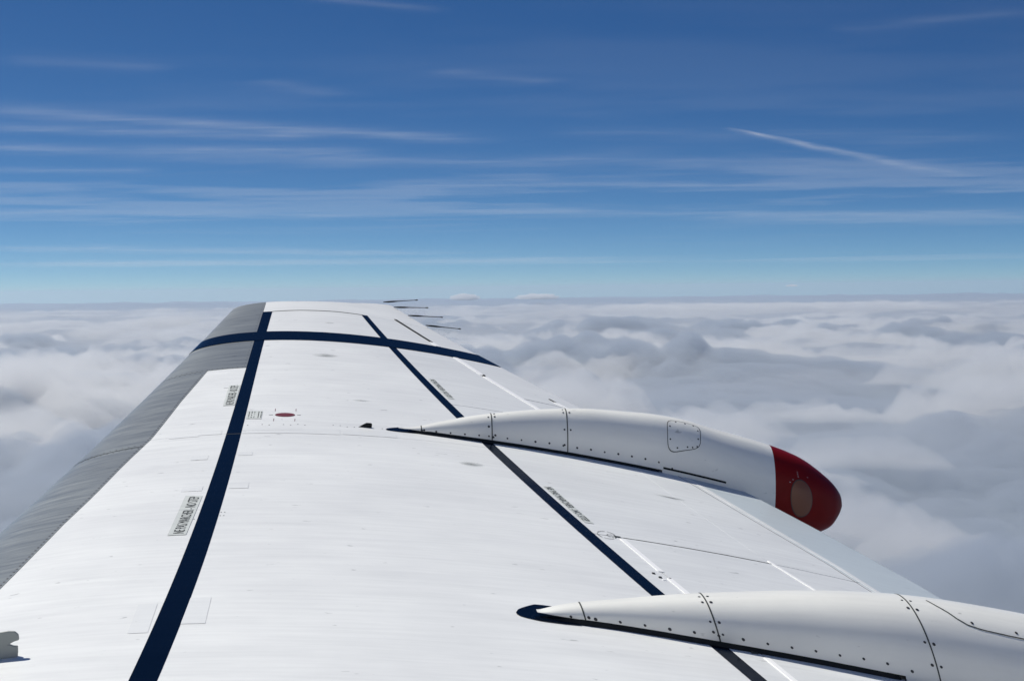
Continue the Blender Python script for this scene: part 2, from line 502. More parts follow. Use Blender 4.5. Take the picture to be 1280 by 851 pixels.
# ------------------------------------------------------------------ printed placards and text
def text_on(s, x0, y0, dx, dy, length, height, name='lettering', parent=wing, off=.0026, m=None, mirror=False):
    """text starting at (x0, y0), running along (dx, dy); its top points left of that direction"""
    cu = bpy.data.curves.new('t', 'FONT'); cu.body = s; cu.size = 1; cu.resolution_u = 2
    o = bpy.data.objects.new('t', cu); COL.objects.link(o)
    bpy.context.view_layer.update()
    dg = bpy.context.evaluated_depsgraph_get()
    me = bpy.data.meshes.new_from_object(o.evaluated_get(dg))
    bpy.data.objects.remove(o); bpy.data.curves.remove(cu)
    co = [v.co.copy() for v in me.vertices]
    x_0, x_1 = min(c.x for c in co), max(c.x for c in co); y_0, y_1 = min(c.y for c in co), max(c.y for c in co)
    l = math.hypot(dx, dy); dx, dy = dx / l, dy / l
    for v in me.vertices:
        a = (v.co.x - x_0) / (x_1 - x_0) * length; b = (v.co.y - y_0) / (y_1 - y_0) * height
        v.co = on(x0 + a * dx - b * dy, y0 + a * dy + b * dx, off)
    me.materials.clear()
    return link(name, me, m or M['ink'], parent, False)

def placard(corners, m, off=.0016, name='placard', n=6, label=None):
    (ax, ay), (bx, by), (cx_, cy_), (dx, dy) = corners
    def fn(u, v, d):
        x = (ax * (1 - u) + bx * u) * (1 - v) + (dx * (1 - u) + cx_ * u) * v
        y = (ay * (1 - u) + by * u) * (1 - v) + (dy * (1 - u) + cy_ * u) * v
        return on(x, y, off - d)
    me = grid_mesh(name, fn, n, n)
    uvl = me.uv_layers.new(name='UVMap')
    for lp in me.loops:
        i = lp.vertex_index; uvl.data[lp.index].uv = ((i % (n + 1)) / n, (i // (n + 1)) / n)
    return link(name, me, m, wing, label=label)

TXT = 'NE PAS MARCHER - NO STEP'
pl = placard([(-.388, 5.125), (-.327, 5.125), (-.312, 5.575), (-.373, 5.585)], M['decal'], label='long pale placard beside the front stripe, inner one')
text_on(TXT, -.336, 5.14, .016, .44, .425, .036, parent=pl)
pl = placard([(-.338, 6.885), (-.287, 6.885), (-.285, 7.235), (-.336, 7.235)], M['decal'], label='pale placard beside the front stripe, outer one')
text_on(TXT, -.293, 6.895, .001, .33, .33, .036, parent=pl)
def along(c, y, d): return (c(y) + d, y)
pl = placard([along(RR, 5.955, .016), along(RR, 5.955, .052), along(RR, 5.53, .052), along(RR, 5.53, .016)], M['decal'], label='placard beside the rear stripe between the two fairings')
text_on(TXT, RR(5.95) + .020, 5.945, RR(5.54) - RR(5.95), -.41, .41, .028, parent=pl)
pl = placard([along(RR, 7.53, .014), along(RR, 7.53, .046), along(RR, 7.20, .046), along(RR, 7.20, .014)], M['decal'], label='placard beside the rear stripe, outboard of the outer fairing')
text_on(TXT, RR(7.52) + .018, 7.52, RR(7.21) - RR(7.52), -.31, .31, .026, parent=pl)
# small square placard with rows of fine print, and its mate
pl = placard([(-.224, 6.655), (-.158, 6.650), (-.158, 6.775), (-.224, 6.780)], M['decal'], label='small square placard of fine print inboard of the maroon disc')
v = []; f = []
for k in range(5):
    x = -.216 + k * .0115 + (.006 if k > 2 else 0)
    y = 6.665
    while y < 6.765:
        w = random.uniform(.004, .010)
        if random.random() < .85:
            n0 = len(v)
            for (a, b) in ((x, y), (x + .0035, y), (x + .0035, min(y + w, 6.77)), (x, min(y + w, 6.77))): v.append(on(a, b, .0026))
            f.append((n0, n0 + 1, n0 + 2, n0 + 3))
        y += w + .004
link('fine_print', mesh_from('fine_print', v, f), M['seam'], pl, False, kind='stuff')
# faded repair patches along the joint and either side of the front stripe
P = M['patch']
def rect(x0, y0, x1, y1, m=P, off=.001, name='faded_patch', sk=0):
    return placard([(x0, y0), (x1, y0), (x1 + sk, y1), (x0 + sk, y1)], m, off, name)
rect(-.226, 6.425, .18, 6.505); rect(.19, 6.433, .42, 6.475); rect(-.225, 6.47, .02, 6.51, off=.0013)
rect(-.52, 6.41, -.40, 6.44); rect(-.40, 6.425, -.31, 6.485)
rect(-.40, 6.06, -.335, 6.12); rect(-.22, 6.10, -.165, 6.15)
rect(-.395, 5.64, -.32, 5.70); rect(-.225, 5.66, -.155, 5.735)
rect(-.40, 4.22, -.345, 4.46); rect(-.262, 4.28, -.195, 4.50); rect(-.36, 7.20, -.30, 7.26)
# maroon disc with witness marks
def disc_on(x, y, r, m, name, off=.0016, seg=28, parent=wing, inner=0., ry=None, label=None, gaps=0):
    ry = ry or r; v = []; f = []
    for q in range(seg):
        t = 2 * math.pi * q / seg
        v.append(on(x + r * math.cos(t), y + ry * math.sin(t), off)); v.append(on(x + r * inner * math.cos(t), y + ry * inner * math.sin(t), off))
    for q in range(seg):
        if gaps and q % gaps == 0: continue
        k = (q + 1) % seg; f.append((2 * q, 2 * k, 2 * k + 1, 2 * q + 1))
    return link(name, mesh_from(name, v, f), m, parent, False, label=label)
disc_on(-.060, 6.713, .043, M['maroon'], 'warning_disc', label='maroon disc', inner=.001, ry=.030)
for sx in (-1, 1):
    for sy in (-1, 1):
        rect(-.06 + sx * .045 - .001, 6.713 + sy * .06, -.06 + sx * .045 + .001, 6.713 + sy * .10, M['maroon'], .0012, 'witness_mark')
    rect(-.06 + sx * .06 - .008, 6.711, -.06 + sx * .06 + .008, 6.715, M['ink'], .0012, 'witness_mark')
# printed loop beside the spoiler hinge and a latch on the hinge line
disc_on(1.152, 5.408, .036, M['seam'], 'printed_ring', inner=.93, ry=.044, gaps=6)
disc_on(1.168, 5.406, .017, M['seam'], 'printed_ring', inner=.80, ry=.016, gaps=4)
rect(1.182, 5.398, 1.204, 5.412, M['ink'], .002, 'latch_mark')
def lug(x, y, lx, ly, h, m, name='latch'):
    c = on(x, y); v = []
    for zz in (-.002, h):
        for (a, b) in ((-lx, -ly), (lx, -ly), (lx, ly), (-lx, ly)):
            k = .8 if zz > 0 else 1; p = on(x + a * k, y + b * k); v.append(p + Vector((0, 0, zz)))
    f = [(3, 2, 1, 0), (4, 5, 6, 7)] + [(i, (i + 1) % 4, 4 + (i + 1) % 4, 4 + i) for i in range(4)]
    return link(name, mesh_from(name, v, f), m, wing, False)
lug(1.250, 5.025, .006, .006, .003, M['rubber']); lug(1.266, 4.99, .006, .005, .004, M['ink']); lug(1.276, 4.97, .006, .006, .003, M['strip'])
lug(1.302, 4.992, .004, .006, .003, M['rubber']); lug(.912, 7.775, .008, .008, .008, M['rubber'])
lug(1.40, 4.375, .012, .008, .003, M['rubber']); lug(1.425, 4.36, .012, .006, .003, M['seam'])

# smudges
for (x0, y0, x1, y1) in [(.03, 7.76, .17, 7.83), (.66, 6.11, .77, 6.18), (1.47, 6.095, 1.62, 6.125), (.23, 6.985, .32, 7.01), (.08, 8.46, .14, 8.49)]:
    placard([(x0, y0), (x1, y0), (x1, y1), (x0, y1)], M['smudge'], .0018, 'soot_smudge')

# ------------------------------------------------------------------ flap track fairings
def fairing(label, x0, x1, y0, k, lean, top, bot, width, rings, rivet_r, gap, red_from=None, panel_box=None, nose_patch=None, expo=2.3):
    root = bpy.data.objects.new('flap_track_fairing', None); COL.objects.link(root); root.parent = wing
    root['label'] = label
    tX = np.array([q[0] for q in top]); tZ = np.array([q[1] for q in top])
    bX = np.array([q[0] for q in bot]); bZ = np.array([q[1] for q in bot])
    wX = np.array([q[0] for q in width]); wB = np.array([q[1] for q in width])
    def hermite(X, Z, x):
        x = min(max(x, X[0]), X[-1]); i = min(int(np.searchsorted(X, x, 'right')) - 1, len(X) - 2)
        dl = np.diff(Z) / np.diff(X)
        def sl(j):
            if j == 0: return dl[0]
            if j == len(X) - 1: return dl[-1]
            a, b = dl[j - 1], dl[j]
            return 0 if a * b <= 0 else 2 * a * b / (a + b)
        h = X[i + 1] - X[i]; t = (x - X[i]) / h
        return float((2*t**3-3*t*t+1)*Z[i] + (t**3-2*t*t+t)*h*sl(i) + (-2*t**3+3*t*t)*Z[i+1] + (t**3-t*t)*h*sl(i+1))
    def dims(x, opened=False):
        yc = y0 + k * (x - x0); b = hermite(wX, wB, x); zt = hermite(tX, tZ, x)
        zb_ = hermite(bX, bZ, x) if x >= bX[0] and not opened else None
        xs_ = min(x, TEc(yc) - .03)
        base = zsurf(xs_, yc - b) + gap if x < TEc(yc) - .02 else None
        return yc, b, zt, zb_, base
    def mid(x):
        yc, b, zt, zb_, base = dims(x)
        t = min(max((x - bX[0]) / .36, 0), 1); t = t * t * (3 - 2 * t)
        lo = zsurf(min(x, TEc(yc) - .03), yc - b) + gap
        return lo * (1 - t) + (zt * .52 + zb_ * .48) * t, expo * (1 - t) + 2.15 * t
    def pt(x, th, off=0., opened=False):
        """th 0..pi across the top from the near side (0) to the far side (pi)"""
        yc, b, zt, zb_, base = dims(x, opened)
        if zb_ is None:
            zl = base - .0; n = expo
            c_, s_ = math.cos(th), math.sin(th)
            zz = zl + max(zt - zl, .002) * abs(s_)**(2 / n) if s_ >= 0 else zl
            yy = yc - b * math.copysign(abs(c_)**(2 / n), c_)
            ny, nz = -c_ / max(b, .01), s_ / max(zt - zl, .01)
        else:
            zm, n = mid(x); c_, s_ = math.cos(th), math.sin(th)
            hh = (zt - zm) if s_ >= 0 else (zm - zb_)
            yy = yc - b * math.copysign(abs(c_)**(2 / n), c_); zz = zm + math.copysign(abs(s_)**(2 / n), s_) * hh
            ny, nz = -c_ / max(b, .01), s_ / max(hh, .01)
        q = math.hypot(ny, nz) or 1
        ref = zsurf(min(x, 1.9), yc)
        return Vector((x - lean * (zz - ref), yy + ny / q * off, zz + nz / q * off))
    # open-bottom shell ahead of xsw, closed body behind
    NT = 40
    def shell(name, xa, xb, m, nx, closed, lab=None, off=0., parent=root):
        v = []; f = []
        xs = [xa + (xb - xa) * i / nx for i in range(nx + 1)]
        if closed == 'tip':                          # bunch the stations at the rounded end
            xs = [xa + (xb - xa) * math.sin(i / nx * math.pi / 2) for i in range(nx + 1)]
        if closed == 'nose':
            xs = [xa + (xb - xa) * (i / nx)**2 for i in range(nx + 1)]
        nt = NT * 2 if closed in ('body', 'tip') else NT
        for x in xs:
            for j in range(nt + (0 if closed in ('body', 'tip') else 1)):
                v.append(pt(x, math.pi * j / NT, off, closed in (False, 'nose')))
        w = nt if closed in ('body', 'tip') else nt + 1
        for i in range(nx):
            for j in range(nt):
                f.append((i * w + j, (i + 1) * w + j, (i + 1) * w + (j + 1) % w, i * w + (j + 1) % w))
        return link(name, mesh_from(name, v, f), m, parent, label=lab)
    xsw = bX[0]
    cuts = [x0] + [r for r in rings if r < xsw] + [xsw]
    for i in range(len(cuts) - 1):
        shell('nose_cone' if i == 0 else 'fairing_section', cuts[i] + (.001 if i else 0), cuts[i + 1], M['fair'], 20 if i else 14, 'nose' if i == 0 else False)
    end = x1
    if red_from:
        shell('fairing_section', xsw, red_from, M['fair'], 24, 'body')
        shell('tail_cone', red_from, x1, M['red'], 34, 'tip', 'dark red rounded tail cone')
    else:
        shell('fairing_section', xsw, rings[-1] if rings[-1] > xsw else xsw + .3, M['fair'], 16, 'body')
        if rings[-1] > xsw: shell('fairing_section', rings[-1] + .001, x1, M['fair'], 34, 'tip')
        else: shell('fairing_section', xsw + .3, x1, M['fair'], 34, 'tip')
    # ring seams
    for r in rings:
        cl = r > xsw
        def fn(u, v, d, r=r): return pt(r - .0022 + .0044 * u, math.pi * (v if not cl else v * 1.15 - .08), .0012 - d)
        link('ring_seam', grid_mesh('ring_seam', fn, 1, 40, .001), M['seam'], root)
    # dark skirt between fairing and wing
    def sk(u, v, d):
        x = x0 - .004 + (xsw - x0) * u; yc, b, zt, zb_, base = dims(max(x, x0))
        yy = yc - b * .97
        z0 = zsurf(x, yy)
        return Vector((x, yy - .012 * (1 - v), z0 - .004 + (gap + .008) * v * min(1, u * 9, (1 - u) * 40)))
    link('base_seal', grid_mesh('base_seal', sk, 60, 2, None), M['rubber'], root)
    def sk2(u, v, d):
        x = x0 + (xsw - x0) * u; yc, b, zt, zb_, base = dims(x); yy = yc + b * .97
        return Vector((x, yy + .012 * (1 - v), zsurf(x, yy) - .004 + (gap + .008) * v * min(1, u * 9, (1 - u) * 40)))
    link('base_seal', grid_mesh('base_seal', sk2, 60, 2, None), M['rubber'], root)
    def th_at(x, dz):
        yc, b, zt, zb_, base = dims(x); zm, n_ = mid(x); want = zsurf(min(x, 1.9), yc - b) + gap + dz
        sn = (want - zm) / ((zt - zm) if want > zm else (zm - zb_)); return math.asin(max(-1, min(1, math.copysign(abs(sn)**(n_ / 2), sn))))
    if red_from:
        def sk3(u, v, d):
            x = xsw + .005 + (1.90 - xsw - .005) * u; lo = .006 - .002 * u
            return pt(x, th_at(x, lo + .009 * v), .0015)
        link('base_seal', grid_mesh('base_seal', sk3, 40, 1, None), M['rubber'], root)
    # rivets
    v = []; f = []
    def riv(x, th, r=rivet_r):
        c = pt(x, th, .0008); a = (pt(x + .01, th, .0008) - c).normalized(); b = (pt(x, th + .05, .0008) - c).normalized()
        n0 = len(v); v.append(c + a.cross(b).normalized() * .001)
        for q in range(8):
            t = 2 * math.pi * q / 8; v.append(c + (a * math.cos(t) + b * math.sin(t)) * r)
        for q in range(8): f.append((n0, n0 + 1 + q, n0 + 1 + (q + 1) % 8))
    x = x0 + .10
    lim = 1.66 if red_from else 1.95
    while x < lim:
        if x < xsw: riv(x, .10 + .02 * random.random(), rivet_r * random.uniform(.8, 1.1))
        else:
            riv(x, th_at(x, .016), rivet_r * random.uniform(.8, 1.1))
        x += .062 if red_from else .075
    for r in rings:
        if r == rings[0]:
            riv(r + .012, .18, rivet_r); continue
        for th in (.16, .5, 1.15, 1.45):
            for s in (-1, 1):
                if random.random() < .88: riv(r + s * .014, th + random.uniform(-.04, .04), rivet_r * random.uniform(.75, 1.1))
    if panel_box:
        xa, xb, ta, tb = panel_box
        loop = []
        rr = .30
        for q in range(64):
            t = 2 * math.pi * q / 64; c_, s_ = math.cos(t), math.sin(t)
            e = 2 / 4.5
            loop.append(((xa + xb) / 2 + (xb - xa) / 2 * math.copysign(abs(c_)**e, c_), (ta + tb) / 2 + (tb - ta) / 2 * math.copysign(abs(s_)**e, s_)))
        cx_, ct = (xa + xb) / 2, (ta + tb) / 2
        vv = []; ff = []
        def dpt(x, th, off):                          # the door's lower edge runs level
            lw = max(0, min(1, (tb - th) / (tb - ta)))
            return pt(x - .010 * lw, th + (x - cx_) / (xb - xa) * .24 * lw, off)
        for (a, b) in loop: vv.append(dpt(a, b, .0012))
        for (a, b) in loop: vv.append(dpt(cx_ + (a - cx_) * .965, ct + (b - ct) * .965, .0012))
        for q in range(64):
            k2 = (q + 1) % 64; ff.append((q, k2, 64 + k2, 64 + q))
        ap = link('access_panel_seam', mesh_from('access_panel_seam', vv, ff), M['seam'], root, False, label='rounded dark outline of the access panel')
        # the door itself
        vv = []; ff = []
        for ring_ in range(0, 9):
            s_ = .955 * (1 - ring_ / 9)
            for (a, b) in loop: vv.append(dpt(cx_ + (a - cx_) * s_, ct + (b - ct) * s_, .0008))
        for ring_ in range(8):
            for q in range(64):
                k2 = (q + 1) % 64; ff.append((ring_ * 64 + q, ring_ * 64 + k2, (ring_ + 1) * 64 + k2, (ring_ + 1) * 64 + q))
        ff.append(tuple(8 * 64 + q for q in range(64)))
        link('access_panel', mesh_from('access_panel', vv, ff), M['fair'], root)
        for (a, b) in [(.2, -.82), (.5, -.86), (.78, -.82), (-.82, -.35), (-.82, .42), (.84, -.3), (.84, .4), (-.45, .86), (.1, .86), (.6, .86), (-.4, -.8)]:
            x_, t_ = cx_ + a * (xb - xa) / 2, ct + b * (tb - ta) / 2; lw = max(0, min(1, (tb - t_) / (tb - ta)))
            riv(x_ - .010 * lw, t_ + (x_ - cx_) / (xb - xa) * .24 * lw, rivet_r * .85)
    link('rivets', mesh_from('rivets', v, f), M['rivet'], root, False, kind='stuff')
    # navy painted nose patch
    xa, xb, hw = nose_patch
    v = []; f = []
    N = 20
    for i in range(N + 1):
        t = i / N; x = xa + (xb - xa) * t
        yc = y0 + k * (x - x0); w = hw * t**.5
        if x > x0: w = max(w * (1 - .25 * ((x - x0) / (xb - x0))), dims(x)[1] + .004)
        v.append(on(x, yc - w, .0024)); v.append(on(x, yc + w * 1.3 + .03 * max(0, 1 - abs(x - x0) / .1) * (hw / .08), .0024))
    for i in range(N): f.append((2 * i, 2 * i + 2, 2 * i + 3, 2 * i + 1))
    link('nose_patch', mesh_from('nose_patch', v, f), M['navy'], root, label='navy paint round the nose of the fairing')
    return root, pt, dims

# outer fairing
y0f, kf = 6.553, .08
def sil(xp, zp): # heights were measured at y = 6.7; bring them to the fairing's own axis
    yc = y0f + kf * (xp - .43); return (xp - .09 * (6.7 - yc) , zp + .15 * (6.7 - yc))
top1 = [(.43, .705)] + [sil(*q) for q in [(.514, .696), (.617, .728), (.818, .782), (1.143, .84), (1.322, .857), (1.542, .862), (1.691, .856), (1.881, .824), (2.131, .78), (2.269, .742), (2.394, .673), (2.483, .588)]]
top1.append((2.498, .53))
bot1 = [(1.60, .50), (1.9, .40), (2.15, .36), (2.33, .385), (2.43, .425), (2.475, .48), (2.498, .53)]
wid1 = [(.43, .004), (.50, .020), (.62, .042), (.82, .066), (1.1, .088), (1.4, .108), (1.7, .12), (2.0, .125), (2.2, .12), (2.35, .10), (2.44, .068), (2.485, .03), (2.498, .004)]
f1, pt1, dims1 = fairing('outer white fairing with a dark red tail', .43, 2.498, y0f, kf, .12, top1, bot1, wid1, [.528, .835, 1.17], .0048, .012,
                  red_from=2.135, panel_box=(1.632, 1.792, .40, 1.28), nose_patch=(.375, .53, .038))
# inner fairing
y0g, kg = 4.462, .05
def sil2(xp, zp):
    yc = y0g + kg * (xp - .775); return (xp + .2 * (yc - 4.47), zp - .25 * (yc - 4.47))
top2 = [(.775, .545)] + [sil2(*q) for q in [(.84, .562), (.893, .574), (1.033, .597), (1.254, .630), (1.427, .650), (1.679, .675), (1.832, .685), (1.988, .690), (2.093, .689), (2.307, .676)]]
top2 += [(2.55, .63), (2.75, .555), (2.87, .48), (2.91, .41)]
bot2 = [(1.9, .34), (2.3, .22), (2.6, .20), (2.78, .25), (2.87, .32), (2.91, .41)]
wid2 = [(.775, .014), (.83, .032), (.90, .046), (1.0, .058), (1.31, .108), (1.6, .145), (1.95, .18), (2.3, .19), (2.6, .175), (2.8, .12), (2.88, .06), (2.91, .006)]
f2, pt2, dims2 = fairing('inner white fairing at the bottom right, cut by the frame', .775, 2.91, y0g, kg, .42, top2, bot2, wid2, [.918, 1.325, 2.01], .0052, .015,
                  nose_patch=(.708, .90, .082))

dl = [(2.085, 1.52), (2.10, 1.35), (2.125, 1.18), (2.145, 1.04), (2.17, .94), (2.21, .89), (2.30, .86), (2.45, .83), (2.60, .82)]
lx = np.interp(np.linspace(0, 8, 70), range(9), [q[0] for q in dl]); lt = np.interp(np.linspace(0, 8, 70), range(9), [q[1] for q in dl])
v = []; f = []
for k in range(70):
    k0, k1 = max(k - 1, 0), min(k + 1, 69)
    tx_, tt_ = lx[k1] - lx[k0], (lt[k1] - lt[k0]) * .2; l_ = math.hypot(tx_, tt_)
    v += [pt2(lx[k] - tt_ / l_ * .0024, lt[k] + tx_ / l_ * .012, .0012), pt2(lx[k] + tt_ / l_ * .0024, lt[k] - tx_ / l_ * .012, .0012)]
for k in range(69): f.append((2 * k, 2 * k + 1, 2 * k + 3, 2 * k + 2))
link('access_panel_seam', mesh_from('access_panel_seam', v, f), M['seam'], f2, False)

# lens and marks on the red tail
def blob(pt, x, th, rx, rth, m, name, parent, off=.0, seg=32, bulge=.008, label=None):
    v = []; f = []
    for ring_ in range(8):
        s = 1 - ring_ / 8
        for q in range(seg):
            t = 2 * math.pi * q / seg
            v.append(pt(x + rx * s * math.cos(t), th + rth * s * math.sin(t), off + bulge * (1 - s * s)))
    for ring_ in range(7):
        for q in range(seg):
            k2 = (q + 1) % seg; f.append((ring_ * seg + q, ring_ * seg + k2, (ring_ + 1) * seg + k2, (ring_ + 1) * seg + q))
    f.append(tuple(7 * seg + q for q in range(seg)))
    return link(name, mesh_from(name, v, f), m, parent, label=label)
blob(pt1, 2.262, .04, .055, .445, M['seam'], 'lens_rim', f1, .001, bulge=.005)
blob(pt1, 2.262, .04, .052, .42, M['lens'], 'lamp_lens', f1, .003, label='oval brownish lens on the red tail')
for (x, th) in [(2.19, 1.0), (2.33, .95)]:
    blob(pt2, x, th, .005, .028, M['rivet'], 'screw', f2, .001, 8, .001)
for (x, th) in [(2.245, .66), (2.245, .60), (2.247, .54), (2.295, .62), (2.22, .42), (2.205, .34)]:
    blob(pt1, x, th, .003, .009, M['patch'], 'paint_chip', f1, .001, 8, .001)

# ------------------------------------------------------------------ clouds
rng = np.random.RandomState(5)
PERM = rng.permutation(1024); PERM = np.concatenate([PERM, PERM])
GR = np.stack([np.cos(np.arange(1024) * 2.399963), np.sin(np.arange(1024) * 2.399963)], -1)
def perlin(x, y):
    xi = np.floor(x).astype(int); yi = np.floor(y).astype(int); xf = x - xi; yf = y - yi
    xi &= 1023; yi &= 1023
    u = xf**3 * (xf * (xf * 6 - 15) + 10); v = yf**3 * (yf * (yf * 6 - 15) + 10)
    def g(a, b, dx, dy):
        h = PERM[PERM[a & 1023] + (b & 1023)]; q = GR[h]; return q[..., 0] * dx + q[..., 1] * dy
    a = g(xi, yi, xf, yf); b = g(xi + 1, yi, xf - 1, yf); c = g(xi, yi + 1, xf, yf - 1); d = g(xi + 1, yi + 1, xf - 1, yf - 1)
    return (a * (1 - u) + b * u) * (1 - v) + (c * (1 - u) + d * u) * v
def smoothstep(a, b, x):
    t = np.clip((x - a) / (b - a), 0, 1); return t * t * (3 - 2 * t)
def cloud_height(x, y):
    """cloud top in metres; long swells, rounded heads on them, small puffs on those"""
    r = np.hypot(x, y)
    wx = perlin(x / 5200 + 3.1, y / 5200) * 1500; wy = perlin(x / 5200, y / 5200 + 9.7) * 1500
    X, Y = x + wx, y + wy
    h = 1000 * perlin(X / 13000, Y / 11000)
    sw = smoothstep(-.25, .3, perlin(X / 16000 + 5, Y / 13000 + 2))      # calmer and rougher tracts
    nf = 1 - .8 * smoothstep(55000, 150000, r)
    h *= .5 + .5 * nf
    h += nf * (450 + 850 * sw) * perlin(X / 4800 + 11, Y / 4300)
    b = np.abs(perlin(X / 2300 + 40, Y / 2100)) * 2.2
    h += nf * (220 + 480 * sw) * b
    f2_ = smoothstep(110000, 40000, r)
    b = np.abs(perlin(X / 1100 + 7, Y / 1000)) * 2.0
    h += (110 + 200 * sw) * b * f2_
    f3 = smoothstep(45000, 18000, r)
    w2 = perlin(x / 900, y / 900) * 350; w3 = perlin(x / 900 + 5, y / 900 + 8) * 350
    b = np.abs(perlin((x + w2) / 470 + 7, (y + w3) / 430)) * 2.0
    h += (50 + 110 * sw) * b * f3
    h += 40 * perlin((x + w2) / 190, (y + w3) / 190) * f3
    h += 450 * smoothstep(90000, 220000, r) * perlin(x / 45000 + .3, y / 22000 + 2)
    h -= 450
    return h
az_f = np.linspace(R(-27), R(27), 1000); az_b = np.linspace(R(27), R(333), 160)[1:-1]
az = np.concatenate([az_f, az_b]); NA = len(az)
rad = np.concatenate([[0], np.geomspace(800, 6500, 26)[:-1], np.geomspace(6500, 420000, 760)])
A_, R_ = np.meshgrid(az, rad)
X_, Y_ = R_ * np.sin(A_), R_ * np.cos(A_)
Z_ = cloud_height(X_, Y_)
co = np.stack([X_, Y_, Z_], -1).reshape(-1, 3).astype(np.float32)
NR = len(rad)
# close the sheet underneath: a slab of mist whose top is the cloud relief
FLOOR = -2200
rr_ = rad[-1]
ring = np.stack([rr_ * np.sin(az), rr_ * np.cos(az), np.full(NA, FLOOR)], -1)
co = np.concatenate([co, ring, [[0, 0, FLOOR]]]).astype(np.float32)
NR = len(rad)
i = np.arange(NR - 1)[:, None] * NA; j = np.arange(NA)[None, :]; j2 = (j + 1) % NA
quads = np.stack([i + j, i + j2, i + NA + j2, i + NA + j], -1).reshape(-1, 4)
k_ = np.arange(NA); k2_ = (k_ + 1) % NA; b0 = (NR - 1) * NA
side = np.stack([b0 + k_, b0 + k2_, b0 + NA + k2_, b0 + NA + k_], -1)
tris = np.stack([b0 + NA + k_, b0 + NA + k2_, np.full(NA, b0 + 2 * NA)], -1)
quads = np.concatenate([quads, side]).astype(np.int32)
idx = np.concatenate([quads.ravel(), tris.ravel()]).astype(np.int32)
tot = np.concatenate([np.full(len(quads), 4), np.full(len(tris), 3)]).astype(np.int32)
me = bpy.data.meshes.new('cloud_layer')
me.vertices.add(len(co)); me.vertices.foreach_set('co', co.ravel())
me.loops.add(len(idx)); me.loops.foreach_set('vertex_index', idx)
me.polygons.add(len(tot)); me.polygons.foreach_set('loop_start', np.concatenate([[0], np.cumsum(tot)[:-1]]).astype(np.int32))
me.polygons.foreach_set('loop_total', tot)
me.update(); me.validate()
mc = bpy.data.materials.new('cloud_mist'); mc.use_nodes = True
n = mc.node_tree.nodes; n.clear()
mo = n.new('ShaderNodeOutputMaterial'); pv = n.new('ShaderNodeVolumePrincipled')
pv.inputs['Color'].default_value = (.635, .69, .765, 1); pv.inputs['Density'].default_value = .0020; pv.inputs['Anisotropy'].default_value = .2
mc.node_tree.links.new(pv.outputs[0], mo.inputs['Volume'])
link('cloud_layer', me, mc, None, False, kind='structure')

# a thin ragged veil of mist lying over the cloud tops
def slab(name, r0, r1, nr, na, half, top_fn, floor, density, colour, aniso=.3, kind='stuff'):
    az_ = np.linspace(-half, half, na); rd = np.geomspace(r0, r1, nr)
    A2_, R2_ = np.meshgrid(az_, rd)
    x = R2_ * np.sin(A2_); y = R2_ * np.cos(A2_)
    zt = np.maximum(top_fn(x, y), floor + 1)
    top = np.stack([x, y, zt], -1).reshape(-1, 3); bot = np.stack([x, y, np.full_like(x, floor)], -1).reshape(-1, 3)
    n = len(top); i = np.arange(nr - 1)[:, None] * na; j = np.arange(na - 1)[None, :]
    q = np.stack([i + j, i + j + 1, i + na + j + 1, i + na + j], -1).reshape(-1, 4)
    q2 = q[:, ::-1] + n
    e = []
    for k in range(na - 1): e += [(k + 1, k, n + k, n + k + 1), ((nr - 1) * na + k, (nr - 1) * na + k + 1, n + (nr - 1) * na + k + 1, n + (nr - 1) * na + k)]
    for k in range(nr - 1): e += [(k * na, (k + 1) * na, n + (k + 1) * na, n + k * na), ((k + 1) * na + na - 1, k * na + na - 1, n + k * na + na - 1, n + (k + 1) * na + na - 1)]
    q = np.concatenate([q, q2, np.array(e)]).astype(np.int32); co = np.concatenate([top, bot]).astype(np.float32)
    me = bpy.data.meshes.new(name)
    me.vertices.add(len(co)); me.vertices.foreach_set('co', co.ravel())
    me.loops.add(q.size); me.loops.foreach_set('vertex_index', q.ravel())
    me.polygons.add(len(q)); me.polygons.foreach_set('loop_start', np.arange(0, q.size, 4, dtype=np.int32)); me.polygons.foreach_set('loop_total', np.full(len(q), 4, np.int32))
    me.update(); me.validate()
    m = bpy.data.materials.new(name); m.use_nodes = True
    nn = m.node_tree.nodes; nn.clear(); o_ = nn.new('ShaderNodeOutputMaterial'); p_ = nn.new('ShaderNodeVolumePrincipled')
    p_.inputs['Color'].default_value = (*colour, 1); p_.inputs['Density'].default_value = density; p_.inputs['Anisotropy'].default_value = aniso
    m.node_tree.links.new(p_.outputs[0], o_.inputs['Volume'])
    return link(name, me, m, None, False, kind=kind)
def veil_top(x, y):
    w = perlin(x / 3000 + 1, y / 3000) * 1200
    t = perlin((x + w) / 7000 + 21, y / 5200) + .5 * perlin((x + w) / 2600 + 4, y / 2100) + .25 * perlin((x + w) / 1000, y / 900)
    return 150 + 1100 * t
slab('mist_veil', 5000, 200000, 420, 520, R(40), veil_top, -200, .00005, (.86, .86, .87))
